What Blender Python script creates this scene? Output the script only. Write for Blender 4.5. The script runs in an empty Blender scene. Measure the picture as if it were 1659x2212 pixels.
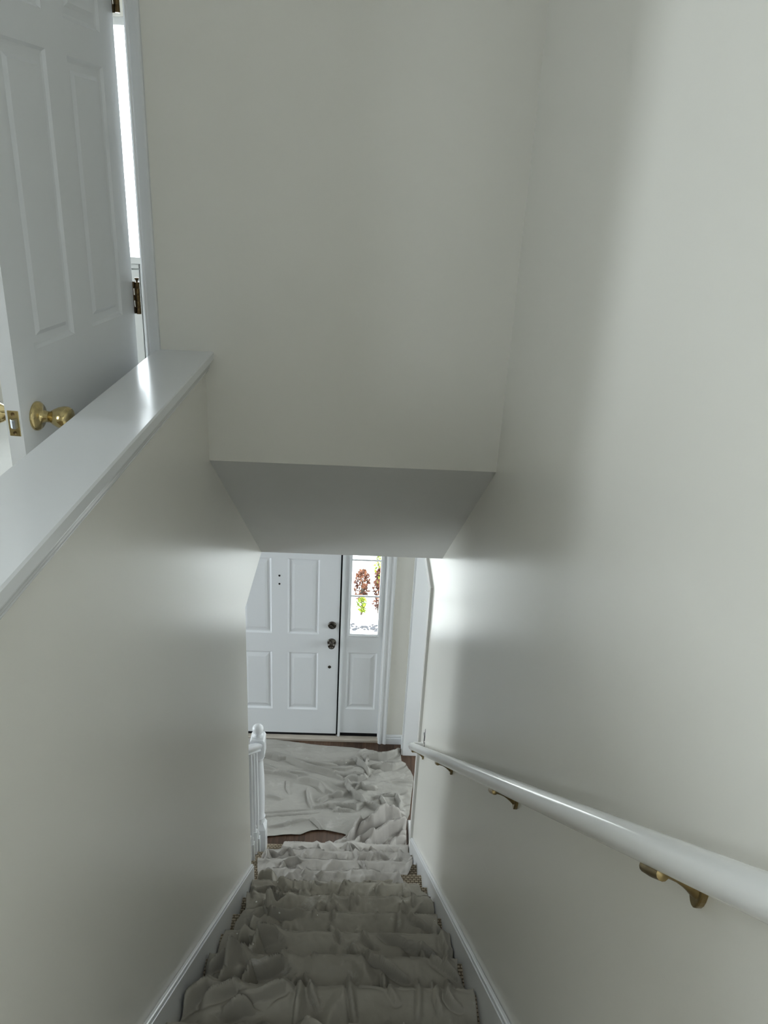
import bpy, bmesh, math, random
import numpy as np
from mathutils import Vector, Matrix, noise

S = bpy.context.scene
COL = S.collection
PI = math.pi

# ---------------------------------------------------------------- camera
cam = bpy.data.objects.new('camera', bpy.data.cameras.new('camera'))
COL.objects.link(cam)
R_ = Vector((0.9986672, -0.01578086, 0.04914045))
U_ = Vector((-0.038993, 0.39308088, 0.91867675))
F_ = Vector((0.03381368, 0.91936847, -0.39194164))
M = Matrix((R_, U_, -F_)).transposed().to_4x4()
M.translation = Vector((0.01738, 0.0, 4.20175))
cam.matrix_world = M
cam.data.sensor_fit = 'HORIZONTAL'
cam.data.sensor_width = 36.0
cam.data.lens = 36.0 * 1695.9 / 1659.0
cam.data.clip_start = 0.02
S.camera = cam

# ---------------------------------------------------------------- world, exposure
SKY = 7.0
w = bpy.data.worlds.new('overcast'); S.world = w
w.use_nodes = True
bg = w.node_tree.nodes['Background']
bg.inputs['Color'].default_value = (0.90, 0.955, 1.0, 1)
bg.inputs['Strength'].default_value = SKY
S.view_settings.view_transform = 'Standard'
S.view_settings.look = 'None'
S.view_settings.gamma = 1.0
S.view_settings.exposure = 0.85
S.view_settings.use_curve_mapping = False


def portal(name, loc, rot, sx, sy):
    """light portal that fills a window opening: guides daylight sampling only"""
    l = bpy.data.lights.new(name, 'AREA')
    l.shape = 'RECTANGLE'; l.size = sx; l.size_y = sy
    l.cycles.is_portal = True
    o = bpy.data.objects.new(name, l); COL.objects.link(o)
    o.location = loc; o.rotation_euler = rot
    return o


# daylight openings assumed out of view (x0/x1 etc. are reused by the window builder)
HALL_WIN = dict(x=-2.60, y0=1.80, y1=2.24, z0=2.95, z1=5.0)
ADDED_HALL_WIN = dict(x=-2.60, y0=-.3, y1=.25, z0=3.6, z1=4.65)  # unseen side window, added to lift the light on walls and steps
ADDED_SKYLIGHT = dict(x0=-.40, x1=.40, y0=-1.65, y1=-.3)  # unseen skylight, added to brighten the stairwell from above
BED_WIN = dict(y=5.10, x0=-2.2, x1=-0.7, z0=3.55, z1=4.95)
LEFT_WIN = dict(x=-3.60, y0=3.3, y1=4.7, z0=0.6, z1=2.1)
RIGHT_WIN = dict(x=2.60, y0=3.7, y1=4.9, z0=0.7, z1=2.1)
TOPZ = 5.14
portal('portal_hall', (-2.73, 2.02, 3.975), (0, -PI/2, 0), 2.05, .44)
portal('portal_added_hall', (-2.73, -.025, 4.125), (0, -PI/2, 0), 1.05, .55)
portal('portal_added_skylight', (0, -.975, TOPZ+.14), (0, 0, 0), .8, 1.35)
portal('portal_bedroom', (-1.45, 5.24, 4.25), (-PI/2, 0, 0), 1.5, 1.4)
portal('portal_lower_left', (-3.72, 4.0, 1.35), (0, -PI/2, 0), 1.5, 1.4)
portal('portal_lower_right', (2.72, 4.3, 1.4), (0, PI/2, 0), 1.4, 1.2)
portal('portal_sidelight', (0.1015, 5.25, 1.455), (-PI/2, 0, 0), .23, .96)

# ---------------------------------------------------------------- materials
def new_mat(name):
    m = bpy.data.materials.new(name); m.use_nodes = True
    nt = m.node_tree; b = nt.nodes['Principled BSDF']
    return m, nt, b

def N(nt, t, **kw):
    n = nt.nodes.new(t)
    for k, v in kw.items():
        setattr(n, k, v)
    return n

def objcoord(nt, scale=(1, 1, 1)):
    tc = N(nt, 'ShaderNodeTexCoord'); mp = N(nt, 'ShaderNodeMapping')
    mp.inputs['Scale'].default_value = scale
    nt.links.new(tc.outputs['Object'], mp.inputs['Vector'])
    return mp.outputs['Vector']

def noise_tex(nt, vec, scale, detail=3, rough=.5):
    n = N(nt, 'ShaderNodeTexNoise')
    n.inputs['Scale'].default_value = scale
    n.inputs['Detail'].default_value = detail
    n.inputs['Roughness'].default_value = rough
    nt.links.new(vec, n.inputs['Vector'])
    return n.outputs['Fac']

def ramp(nt, fac, a, b, p0=.35, p1=.65):
    r = N(nt, 'ShaderNodeValToRGB')
    r.color_ramp.elements[0].position = p0; r.color_ramp.elements[1].position = p1
    r.color_ramp.elements[0].color = (*a, 1); r.color_ramp.elements[1].color = (*b, 1)
    nt.links.new(fac, r.inputs['Fac'])
    return r.outputs['Color']

def bump(nt, b, fac, strength, dist=.002, prev=None):
    n = N(nt, 'ShaderNodeBump')
    n.inputs['Strength'].default_value = strength
    n.inputs['Distance'].default_value = dist
    nt.links.new(fac, n.inputs['Height'])
    if prev is not None:
        nt.links.new(prev, n.inputs['Normal'])
    nt.links.new(n.outputs['Normal'], b.inputs['Normal'])
    return n.outputs['Normal']

def paint(name, c, rough, var=.04, streak=.25, spec=.5, sc=(9, 9, 1.2)):
    m, nt, b = new_mat(name)
    v = objcoord(nt); vs = objcoord(nt, sc)
    f = noise_tex(nt, v, 2.2, 3)
    d = tuple(x*(1-var) for x in c)
    nt.links.new(ramp(nt, f, d, c), b.inputs['Base Color'])
    b.inputs['Roughness'].default_value = rough
    if streak:
        fr = noise_tex(nt, vs, 2.0, 0)
        mr = N(nt, 'ShaderNodeMath', operation='MULTIPLY_ADD')
        mr.inputs[1].default_value = streak*2; mr.inputs[2].default_value = rough - streak
        nt.links.new(fr, mr.inputs[0]); nt.links.new(mr.outputs[0], b.inputs['Roughness'])
    b.inputs['Specular IOR Level'].default_value = spec
    bump(nt, b, noise_tex(nt, v, 120, 0), .04, .0008)
    return m

WALL = paint('wall_paint_warm_white', (.88, .862, .80), .29, .0, 0)
CEIL = paint('ceiling_flat_white', (.84, .84, .83), .8, .03, 0, .3)
TRIM = paint('trim_gloss_white', (.83, .845, .86), .20, .0, .0)
DOORW = paint('door_white', (.82, .84, .86), .34, .0, .0)
RAILP = paint('handrail_gloss_white', (.82, .82, .80), .16, .02, 0)
CASEG = paint('casing_primer_grey', (.70, .69, .66), .55, .04, 0)

def metal(name, c, rough):
    m, nt, b = new_mat(name)
    v = objcoord(nt)
    f = noise_tex(nt, v, 60, 3)
    nt.links.new(ramp(nt, f, tuple(x*.75 for x in c), c), b.inputs['Base Color'])
    b.inputs['Metallic'].default_value = 1.0
    b.inputs['Roughness'].default_value = rough
    return m

BRASS = metal('polished_brass', (.62, .50, .25), .16)
BRASSD = metal('aged_brass', (.36, .27, .13), .32)
HINGE = metal('dark_bronze', (.16, .11, .055), .35)
NICKEL = metal('antique_nickel', (.13, .12, .105), .25)
STEEL = metal('latch_steel', (.42, .45, .48), .3)

def flat(name, c, rough=.6, spec=.5):
    m, nt, b = new_mat(name)
    v = objcoord(nt)
    nt.links.new(ramp(nt, noise_tex(nt, v, 18, 3), tuple(x*.88 for x in c), c), b.inputs['Base Color'])
    b.inputs['Roughness'].default_value = rough
    b.inputs['Specular IOR Level'].default_value = spec
    return m

BLACK = flat('black_weatherstrip', (.008, .008, .009), .7, .2)
DARK = flat('dark_scuff', (.09, .09, .10), .7)
MATTE_WHITE = flat('matte_white', (.86, .86, .85), .7)

def wood_mat(name, a, b_, sc, rough):
    m, nt, b = new_mat(name)
    v = objcoord(nt, sc)
    oi = N(nt, 'ShaderNodeObjectInfo')
    f = noise_tex(nt, v, 5, 5, .6)
    mx = N(nt, 'ShaderNodeMath', operation='MULTIPLY_ADD')
    mx.inputs[1].default_value = .35; mx.inputs[2].default_value = -.17
    nt.links.new(oi.outputs['Random'], mx.inputs[0])
    ad = N(nt, 'ShaderNodeMath', operation='ADD')
    nt.links.new(f, ad.inputs[0]); nt.links.new(mx.outputs[0], ad.inputs[1])
    nt.links.new(ramp(nt, ad.outputs[0], a, b_, .25, .75), b.inputs['Base Color'])
    b.inputs['Roughness'].default_value = rough
    bump(nt, b, f, .15, .001)
    return m

PLANK = wood_mat('brown_laminate', (.040, .021, .012), (.12, .068, .042), (14, 1.2, 5), .38)
THRESH = wood_mat('worn_pale_threshold', (.42, .37, .31), (.60, .55, .48), (1.5, 20, 20), .6)

def carpet_mat():
    m, nt, b = new_mat('beige_loop_carpet')
    v = objcoord(nt)
    br = N(nt, 'ShaderNodeTexBrick')
    br.inputs['Scale'].default_value = 1.0
    br.inputs['Brick Width'].default_value = .022; br.inputs['Row Height'].default_value = .013
    br.inputs['Mortar Size'].default_value = .0022; br.inputs['Mortar Smooth'].default_value = .6
    br.inputs['Color1'].default_value = (.40, .34, .25, 1); br.inputs['Color2'].default_value = (.33, .275, .20, 1)
    br.inputs['Mortar'].default_value = (.12, .09, .06, 1)
    nt.links.new(v, br.inputs['Vector'])
    nt.links.new(br.outputs['Color'], b.inputs['Base Color'])
    b.inputs['Roughness'].default_value = .95; b.inputs['Specular IOR Level'].default_value = .1
    inv = N(nt, 'ShaderNodeMath', operation='SUBTRACT'); inv.inputs[0].default_value = 1
    nt.links.new(br.outputs['Fac'], inv.inputs[1])
    n1 = bump(nt, b, inv.outputs[0], 1.0, .006)
    bump(nt, b, noise_tex(nt, v, 300, 2), .5, .002, n1)
    return m
CARPET = carpet_mat()

def canvas_mat(name, a, b_):
    m, nt, b = new_mat(name)
    v = objcoord(nt)
    col = ramp(nt, noise_tex(nt, v, 3.0, 5, .6), a, b_, .3, .7)
    # dried paint smears and specks
    f2 = noise_tex(nt, v, 7.5, 6, .65)
    mk = N(nt, 'ShaderNodeMapRange'); mk.inputs['From Min'].default_value = .60; mk.inputs['From Max'].default_value = .74
    mk.inputs['To Max'].default_value = .55
    nt.links.new(f2, mk.inputs['Value'])
    mix = N(nt, 'ShaderNodeMix', data_type='RGBA')
    nt.links.new(mk.outputs['Result'], mix.inputs['Factor'])
    nt.links.new(col, mix.inputs['A']); mix.inputs['B'].default_value = (.62, .60, .57, 1)
    vo = N(nt, 'ShaderNodeTexVoronoi'); vo.inputs['Scale'].default_value = 9
    nt.links.new(v, vo.inputs['Vector'])
    lt = N(nt, 'ShaderNodeMath', operation='LESS_THAN'); lt.inputs[1].default_value = .035
    nt.links.new(vo.outputs['Distance'], lt.inputs[0])
    mix2 = N(nt, 'ShaderNodeMix', data_type='RGBA')
    nt.links.new(lt.outputs[0], mix2.inputs['Factor'])
    nt.links.new(mix.outputs['Result'], mix2.inputs['A']); mix2.inputs['B'].default_value = (.75, .74, .71, 1)
    nt.links.new(mix2.outputs['Result'], b.inputs['Base Color'])
    b.inputs['Roughness'].default_value = .95; b.inputs['Specular IOR Level'].default_value = .12
    wv = N(nt, 'ShaderNodeTexNoise'); wv.inputs['Scale'].default_value = 420
    nt.links.new(v, wv.inputs['Vector'])
    n1 = bump(nt, b, wv.outputs['Fac'], .35, .0012)
    bump(nt, b, noise_tex(nt, v, 38, 4), .35, .004, n1)
    return m
CANVAS_A = canvas_mat('canvas_grey_olive', (.31, .285, .24), (.39, .365, .31))
CANVAS_B = canvas_mat('canvas_pale_stained', (.40, .375, .345), (.50, .475, .44))
CANVAS_C = canvas_mat('canvas_grey', (.34, .325, .295), (.41, .395, .36))

def glass_mat():
    m = bpy.data.materials.new('window_glass'); m.use_nodes = True
    nt = m.node_tree; nt.nodes.clear()
    out = N(nt, 'ShaderNodeOutputMaterial'); mix = N(nt, 'ShaderNodeMixShader')
    tr = N(nt, 'ShaderNodeBsdfTransparent'); gl = N(nt, 'ShaderNodeBsdfGlossy')
    gl.inputs['Roughness'].default_value = .02
    fr = N(nt, 'ShaderNodeFresnel'); fr.inputs['IOR'].default_value = 1.3
    tr.inputs['Color'].default_value = (.96, .98, .98, 1)
    nt.links.new(fr.outputs[0], mix.inputs[0]); nt.links.new(tr.outputs[0], mix.inputs[1])
    nt.links.new(gl.outputs[0], mix.inputs[2]); nt.links.new(mix.outputs[0], out.inputs['Surface'])
    return m
GLASS = glass_mat()

# ---------------------------------------------------------------- mesh helpers
class MB:
    def __init__(self): self.bm = bmesh.new()
    def box(self, x0, x1, y0, y1, z0, z1):
        vs = [self.bm.verts.new(p) for p in ((x0,y0,z0),(x1,y0,z0),(x1,y1,z0),(x0,y1,z0),(x0,y0,z1),(x1,y0,z1),(x1,y1,z1),(x0,y1,z1))]
        for f in ((3,2,1,0),(4,5,6,7),(0,1,5,4),(1,2,6,5),(2,3,7,6),(3,0,4,7)):
            self.bm.faces.new([vs[i] for i in f])
        return self
    def prism(self, pts, axis, a, b):
        """extrude a closed polygon of 2D points along an axis from a to b"""
        def P(p, t):
            return (t, p[0], p[1]) if axis == 'x' else (p[0], t, p[1]) if axis == 'y' else (p[0], p[1], t)
        A = [self.bm.verts.new(P(p, a)) for p in pts]; B = [self.bm.verts.new(P(p, b)) for p in pts]
        n = len(pts)
        self.bm.faces.new(A); self.bm.faces.new(B[::-1])
        for i in range(n):
            self.bm.faces.new((A[i], B[i], B[(i+1) % n], A[(i+1) % n]))
        return self
    def lathe(self, prof, o, axis=(0,0,1), seg=24):
        """revolve (radius, height) pairs around axis through o"""
        ax = Vector(axis).normalized()
        t = ax.orthogonal().normalized(); s = ax.cross(t)
        o = Vector(o); rings = []
        for r, h in prof:
            if r < 1e-6: rings.append([self.bm.verts.new(o + ax*h)])
            else: rings.append([self.bm.verts.new(o + ax*h + (t*math.cos(2*PI*i/seg) + s*math.sin(2*PI*i/seg))*r) for i in range(seg)])
        for a, b in zip(rings, rings[1:]):
            for i in range(seg):
                j = (i+1) % seg
                if len(a) == 1 and len(b) == 1: continue
                if len(a) == 1: self.bm.faces.new((a[0], b[i], b[j]))
                elif len(b) == 1: self.bm.faces.new((a[i], b[0], a[j]))
                else: self.bm.faces.new((a[i], b[i], b[j], a[j]))
        if len(rings[0]) > 1: self.bm.faces.new(rings[0][::-1])
        if len(rings[-1]) > 1: self.bm.faces.new(rings[-1])
        return self
    def tube(self, path, rad, seg=14):
        pts = [Vector(p) for p in path]
        rs = rad if isinstance(rad, (list, tuple)) else [rad]*len(pts)
        rings = []; ref = None
        for i, p in enumerate(pts):
            d = (pts[min(i+1, len(pts)-1)] - pts[max(i-1, 0)]).normalized()
            if ref is None: ref = d.orthogonal().normalized()
            t = (ref - d*ref.dot(d)).normalized(); s = d.cross(t); ref = t
            rings.append([self.bm.verts.new(p + (t*math.cos(2*PI*k/seg) + s*math.sin(2*PI*k/seg))*rs[i]) for k in range(seg)])
        for a, b in zip(rings, rings[1:]):
            for k in range(seg):
                self.bm.faces.new((a[k], a[(k+1) % seg], b[(k+1) % seg], b[k]))
        self.bm.faces.new(rings[0][::-1]); self.bm.faces.new(rings[-1])
        return self
    def xform(self, m):
        bmesh.ops.transform(self.bm, matrix=m, verts=self.bm.verts); return self
    def build(self, name, mat, parent=None, smooth=False, bevel=0, seg=2, angle=35):
        bmesh.ops.recalc_face_normals(self.bm, faces=self.bm.faces)
        me = bpy.data.meshes.new(name); self.bm.to_mesh(me); self.bm.free()
        o = bpy.data.objects.new(name, me); COL.objects.link(o)
        me.materials.append(mat)
        if smooth:
            for p in me.polygons: p.use_smooth = True
            me.set_sharp_from_angle(angle=math.radians(angle))
        if bevel:
            b = o.modifiers.new('bevel', 'BEVEL'); b.width = bevel; b.segments = seg
            b.limit_method = 'ANGLE'; b.angle_limit = math.radians(40)
        if parent is not None: attach(o, parent)
        return o

def attach(o, parent):
    o.parent = parent
    m = parent.matrix_basis.copy(); q = parent
    while q.parent is not None:
        m = q.parent.matrix_basis @ q.matrix_parent_inverse @ m; q = q.parent
    o.matrix_parent_inverse = m.inverted()

def tag(o, label=None, cat=None, group=None, kind=None):
    if label: o['label'] = label
    if cat: o['category'] = cat
    if group: o['group'] = group
    if kind: o['kind'] = kind
    return o

def structure(o, label, cat): return tag(o, label, cat, kind='structure')

def empty(name, loc):
    o = bpy.data.objects.new(name, None); COL.objects.link(o); o.location = loc
    o.empty_display_size = .1
    return o

# ---------------------------------------------------------------- main dimensions (metres)
W = .4532                 # stair half width, wall to wall
XL2, XR2 = -W-.12, W+.117 # outer faces of the two stair walls
YH, ZH = 2.338, 3.358     # lower edge of the header wall
YS, ZS = 3.534, 2.4526    # lower edge of the sloping ceiling
YF = 5.10                 # front wall face
YD = 5.137                # front door face
UP = 2.70                 # upper floor
TOP = 5.14                # upper ceiling
SL = .777
RISE = UP/14; RUN = RISE/SL; Y1 = 3.857
skirt_z = lambda y: 3.2785 - SL*y
YE = 2.985                # lower end of the left stair wall
YR = 3.816                # outer edge of the cased opening in the right wall

# ---------------------------------------------------------------- walls, floors, ceilings
wl = MB().prism([(-1.8,0),(YE,0),(YE,2.4526),(YS-.001,2.4526),(YS-.001,2.70),(2.45,3.5),(2.45,3.672),(-.25,3.672),(-.25,UP),(-1.8,UP)], 'x', XL2, -W).build('wall_left', WALL)
structure(wl, 'warm white half wall on the closed side of the stairs', 'wall')

m = MB().prism([(-1.8,0),(YR+.05,0),(YR+.05,2.085),(4.968,2.085),(4.968,0),(YF+.12,0),(YF+.12,TOP),(-1.8,TOP)], 'x', W, XR2)
wr = m.build('wall_right', WALL)
structure(wr, 'tall warm white wall that carries the handrail', 'wall')
# chipped paint above the handrail end
for k, (y, z, h, d) in enumerate(((3.615,1.285,.075,.006),(3.640,1.232,.045,.011),(3.600,1.218,.05,.012),(3.655,1.262,.018,.022),(3.585,1.175,.03,.014))):
    pts = [(y-d*.5, z-h*.5),(y+d*.4, z-h*.45),(y+d*.7, z-.1*h),(y+d*.25, z+h*.2),(y+d*.1, z+h*.6),(y-d*.2, z+h*.15)]
    c = MB().prism(pts, 'x', W-.0025, W+.001).build('paint_chip', DARK, wr)

hd = MB()
hd.box(-W-.002, W, YH, YH+.112, ZH, TOP)
hd.box(-.612, -W-.002, YH, YH+.112, UP, TOP)
hd.box(-1.335, -.612, YH, YH+.112, 4.757, TOP)
hd.box(-2.72, -1.335, YH, YH+.112, UP, TOP)
structure(hd.build('wall_back', WALL), 'plain warm white header wall facing the stairs', 'wall')

sl = MB().prism([(YH,ZH),(YS,ZS),(YS,UP-.001),(YH+.113,ZH+.2),(YH+.113,ZH)], 'x', -W, W).build('ceiling_sloped', CEIL)
structure(sl, 'grey sloping ceiling panel under the header wall', 'ceiling')

structure(MB().box(-3.72, XL2, -1.8, YF+.12, 2.4526, UP).box(XL2, W, YS, YF+.12, 2.4526, UP).box(-W, W, -1.8, Y1-13*RUN-.06, 2.4526, UP).box(XR2, 2.72, 2.9, YF+.12, 2.4526, UP).build('ceiling_lower', CEIL), 'flat white ceiling above the entrance hall', 'ceiling')
structure(MB().box(-2.72, XR2, ADDED_SKYLIGHT['y1'], YF+.12, TOP, TOP+.12).box(-2.72, XR2, -1.92, ADDED_SKYLIGHT['y0'], TOP, TOP+.12).box(-2.72, ADDED_SKYLIGHT['x0'], ADDED_SKYLIGHT['y0'], ADDED_SKYLIGHT['y1'], TOP, TOP+.12).box(ADDED_SKYLIGHT['x1'], XR2, ADDED_SKYLIGHT['y0'], ADDED_SKYLIGHT['y1'], TOP, TOP+.12).build('ceiling', CEIL), 'flat white ceiling of the upper floor', 'ceiling')

# front wall with door unit opening and bedroom window opening
b = BED_WIN
fw = MB()
fw.box(-3.72, -1.06, YF, YF+.12, 0, 2.4526).box(.25, 2.72, YF, YF+.12, 0, 2.4526).box(-1.06, .25, YF, YF+.12, 2.09, 2.4526)
fw.box(-2.72, b['x0'], YF, YF+.12, UP, TOP).box(b['x1'], W, YF, YF+.12, UP, TOP)
fw.box(b['x0'], b['x1'], YF, YF+.12, UP, b['z0']).box(b['x0'], b['x1'], YF, YF+.12, b['z1'], TOP)
structure(fw.build('wall_front', WALL), 'cream wall beside the front door sidelight', 'wall')

# rooms out of sight: upper hall, lower rooms
h = HALL_WIN
k2 = ADDED_HALL_WIN
hw = MB().box(-2.72, -2.60, -1.8, k2['y0'], UP, TOP).box(-2.72, -2.60, k2['y1'], h['y0'], UP, TOP)
hw.box(-2.72, -2.60, k2['y0'], k2['y1'], UP, k2['z0']).box(-2.72, -2.60, k2['y0'], k2['y1'], k2['z1'], TOP)
hw.box(-2.72, -2.60, h['y1'], YF, UP, TOP)
hw.box(-2.72, -2.60, h['y0'], h['y1'], UP, h['z0']).box(-2.72, -2.60, h['y0'], h['y1'], h['z1'], TOP)
structure(hw.build('wall_hall_end', WALL), 'end wall of the upper hall', 'wall')
bw = MB().box(-3.72, XR2, -1.92, -1.8, 0, TOP)
structure(bw.build('wall_rear', WALL), 'rear wall of the upper hall', 'wall')
l = LEFT_WIN
lw = MB().box(-3.72, -3.6, -1.8, l['y0'], 0, 2.4526).box(-3.72, -3.6, l['y1'], YF, 0, 2.4526)
lw.box(-3.72, -3.6, l['y0'], l['y1'], 0, l['z0']).box(-3.72, -3.6, l['y0'], l['y1'], l['z1'], 2.4526)
structure(lw.build('wall_lower_left', WALL), 'left wall of the lower room', 'wall')
r = RIGHT_WIN
rw = MB().box(2.6, 2.72, 2.9, r['y0'], 0, 2.4526).box(2.6, 2.72, r['y1'], YF, 0, 2.4526)
rw.box(2.6, 2.72, r['y0'], r['y1'], 0, r['z0']).box(2.6, 2.72, r['y0'], r['y1'], r['z1'], 2.4526).box(XR2, 2.72, 2.78, 2.9, 0, 2.4526)
structure(rw.build('wall_lower_right', WALL), 'walls of the room beside the entrance', 'wall')

# foyer floor: slab and individual planks
fl = MB().box(-3.72, 2.72, -1.8, YF+.12, -.12, -.008).build('floor', PLANK)
structure(fl, 'dark brown laminate plank floor of the entrance hall', 'floor')
random.seed(4)
pw = .128
meshes = {}
for i in range(19):
    x0 = -1.15 + i*pw
    y = 3.55 - random.random()*.6
    while y < YF+.03:
        L = random.choice((.62, .9, 1.2))
        y1 = min(y+L, YF+.035)
        key = round(y1-y, 3)
        pm = MB().box(x0+.0007, x0+pw-.0007, y+.0007, y1-.0007, -.008, -random.random()*.0005).build('plank', PLANK, fl)
        y = y1
# upper landing carpet
structure(MB().box(-2.6, -W-.12, -1.8, YF, UP, UP+.008).box(-W-.12, W, -1.8, Y1-13*RUN-.03, UP, UP+.008).build('floor_upper', CARPET), 'beige carpet of the upper hall', 'floor')

structure(MB().box(-2.6, XL2-.001, YH, YF, UP+.008, UP+.016).build('floor_bright_room', CEIL), 'pale floor layer added to brighten the upper room', 'floor')  # pale layer over the carpet, added so this room reads bright

# ---------------------------------------------------------------- half wall cap
cap = MB().prism([(-.5972,3.676),(-.4290,3.676),(-.4282,3.678),(-.4282,3.697),(-.4315,3.7007),(-.594,3.7007),(-.5972,3.697)], 'y', -.27, YH).build('trim_1', TRIM)
structure(cap, 'glossy white cap board on top of the half wall', 'trim')
MB().prism([(-W,3.676),(-.4385,3.676),(-.4375,3.672),(-.4362,3.668),(-.4375,3.664),(-.4400,3.662),(-.4410,3.6555),(-.4435,3.650),(-.4470,3.6470),(-.4460,3.6435),(-.4475,3.6405),(-W,3.638)], 'y', -.25, YH).build('moulding', TRIM, cap, smooth=True, angle=50)
MB().prism([(XL2,3.676),(-.590,3.676),(-.588,3.660),(XL2,3.640)], 'y', -.25, YH).build('moulding', TRIM, cap)

# ---------------------------------------------------------------- skirt boards along the stairs
def skirt(name, x0, x1, y0, y1, label, drop=.34):
    xi = x1 if x0 < 0 else x0
    o = MB().prism([(y0, skirt_z(y0)-.012), (y1, skirt_z(y1)-.012), (y1, max(0, skirt_z(y1)-drop)), (max(y1-.2, y0), max(0, skirt_z(y1)-drop)), (y0, skirt_z(y0)-drop-.1)], 'x', x0, x1).build(name, TRIM, bevel=.002)
    structure(o, label, 'trim')
    a, b_ = (x0, x1-.004) if x0 < 0 else (x0+.004, x1)
    MB().prism([(y0, skirt_z(y0)-.012), (y0, skirt_z(y0)), (y1, skirt_z(y1)), (y1, skirt_z(y1)-.012)], 'x', a, b_).build('top_bead', TRIM, o, bevel=.004)
    return o
skirt('baseboard_left', -W, -W+.018, .66, 2.965, 'white skirt board sloping down beside the half wall')
skirt('baseboard_right', W-.018, W, .66, 3.795, 'white skirt board sloping down below the handrail')

# ---------------------------------------------------------------- carpeted stairs
st = empty('stair_flight', (0, Y1, 0))
structure(st, 'flight of stairs covered with beige loop carpet', 'stairs')
for n in range(1, 15):
    yn = Y1 - (n-1)*RUN; z = n*RISE
    left = -.585 if yn > YE else -W+.018
    zb = 0 if n == 1 else z-RISE-.004
    prof = [(yn-.034, zb), (yn-.03, z-.035), (yn-.012, z-.034), (yn-.003, z-.028), (yn, z-.018), (yn-.003, z-.007), (yn-.011, z-.001), (yn-.02, z), (yn-RUN-.05, z), (yn-RUN-.05, zb)]
    if n == 14: prof[-2:] = [(yn-.06, z), (yn-.06, zb)]
    MB().prism(prof, 'x', left, W-.018 if yn < 3.9 else W).build('step', CARPET, st, smooth=True)
MB().prism([(YE+.002, 0), (Y1-.03, 0), (Y1-.03, RISE-.04), (YE+.002, RISE-.04 + SL*(Y1-.03-YE))], 'x', -.60, -.586).build('stringer', TRIM, st)

# ---------------------------------------------------------------- balustrade at the foot of the stairs
XB = -.524
bal = empty('stair_railing', (XB, 3.80, RISE))
tag(bal, 'white turned newel post with balusters and short rail at the foot of the stairs', 'railing')
nw = MB()
hs = .043
YN = 3.80
nw.box(XB-hs, XB+hs, YN-hs, YN+hs, RISE+.0005, .395)
nw.bm.verts.ensure_lookup_table()
nw.build('newel_base', TRIM, bal, bevel=.003)
fm = MB(); fb = fm.bm
q0 = [fb.verts.new((XB+a*hs, YN+b_*hs, .3952)) for a, b_ in ((-1,-1),(1,-1),(1,1),(-1,1))]
q1 = [fb.verts.new((XB+a*.026, YN+b_*.026, .437)) for a, b_ in ((-1,-1),(1,-1),(1,1),(-1,1))]
fb.faces.new(q0[::-1]); fb.faces.new(q1)
for i in range(4): fb.faces.new((q0[i], q0[(i+1) % 4], q1[(i+1) % 4], q1[i]))
fm.build('newel_chamfer', TRIM, bal)
MB().lathe([(.030,.425),(.034,.442),(.032,.46),(.038,.475),(.032,.49),(.0335,.55),(.036,.70),(.034,.80),(.029,.90),(.0275,.922),(.031,.928),(.037,.938),(.037,.948),(.030,.957),(.028,.965)], (XB, YN, 0), seg=28).build('newel_shaft', TRIM, bal, smooth=True)
MB().prism([(XB-hs,.975),(XB-hs+.012,.957),(XB+hs-.012,.957),(XB+hs,.975),(XB+hs,1.085),(XB+hs-.008,1.098),(XB-hs+.008,1.098),(XB-hs,1.085)], 'y', YN-hs, YN+hs).build('newel_block', TRIM, bal, bevel=.004)
ball = [(.030,1.096),(.032,1.104),(.024,1.111),(.021,1.115)]
for k in range(1, 12):
    a = -PI/2 + .55 + (PI-.55)*k/11
    ball.append((max(.034*math.cos(a), 0 if k == 11 else .001), 1.146+.034*math.sin(a)))
ball[-1] = (0, 1.180)
MB().lathe(ball, (XB, YN, 0), seg=28).build('newel_ball', TRIM, bal, smooth=True, angle=60)
# sloping rail: profile across x / perpendicular
rz = lambda y: 1.052 + SL*(YN-hs-y)
prof = [(-.022,-.034),(.022,-.034),(.024,-.026),(.020,-.020),(.022,-.012),(.031,-.002),(.032,.010),(.026,.020),(.013,.027),(-.013,.027),(-.026,.020),(-.032,.010),(-.031,-.002),(-.022,-.012),(-.020,-.020),(-.024,-.026)]
m = MB(); bmv = m.bm
ra = [bmv.verts.new((XB+px, YN-hs, rz(YN-hs)+pz)) for px, pz in prof]
rb = [bmv.verts.new((XB+px, YE-.02, rz(YE-.02)+pz)) for px, pz in prof]
bmv.faces.new(ra); bmv.faces.new(rb[::-1])
for i in range(len(prof)):
    j = (i+1) % len(prof); bmv.faces.new((ra[i], rb[i], rb[j], ra[j]))
m.build('rail', TRIM, bal, smooth=True, angle=50)
for y in (3.705, 3.592, 3.475, 3.352, 3.232, 3.105):
    n = int((Y1-y)/RUN)+1; z0 = n*RISE+.0005; zt = rz(y)-.03
    m = MB()
    s_ = .0155
    hb = .17 + .05*((Y1-y) % RUN)/RUN
    m.box(XB-s_, XB+s_, y-s_, y+s_, z0, z0+hb)
    m.lathe([(.0145,z0+hb-.001),(.009,z0+hb+.02),(.013,z0+hb+.035),(.008,z0+hb+.05),(.0125,z0+hb+.10),(.0135,z0+hb+.18),(.0105,zt-.1),(.0095,zt+.02)], (XB, y, 0), seg=14)
    m.build('baluster', TRIM, bal, smooth=True)

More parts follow.
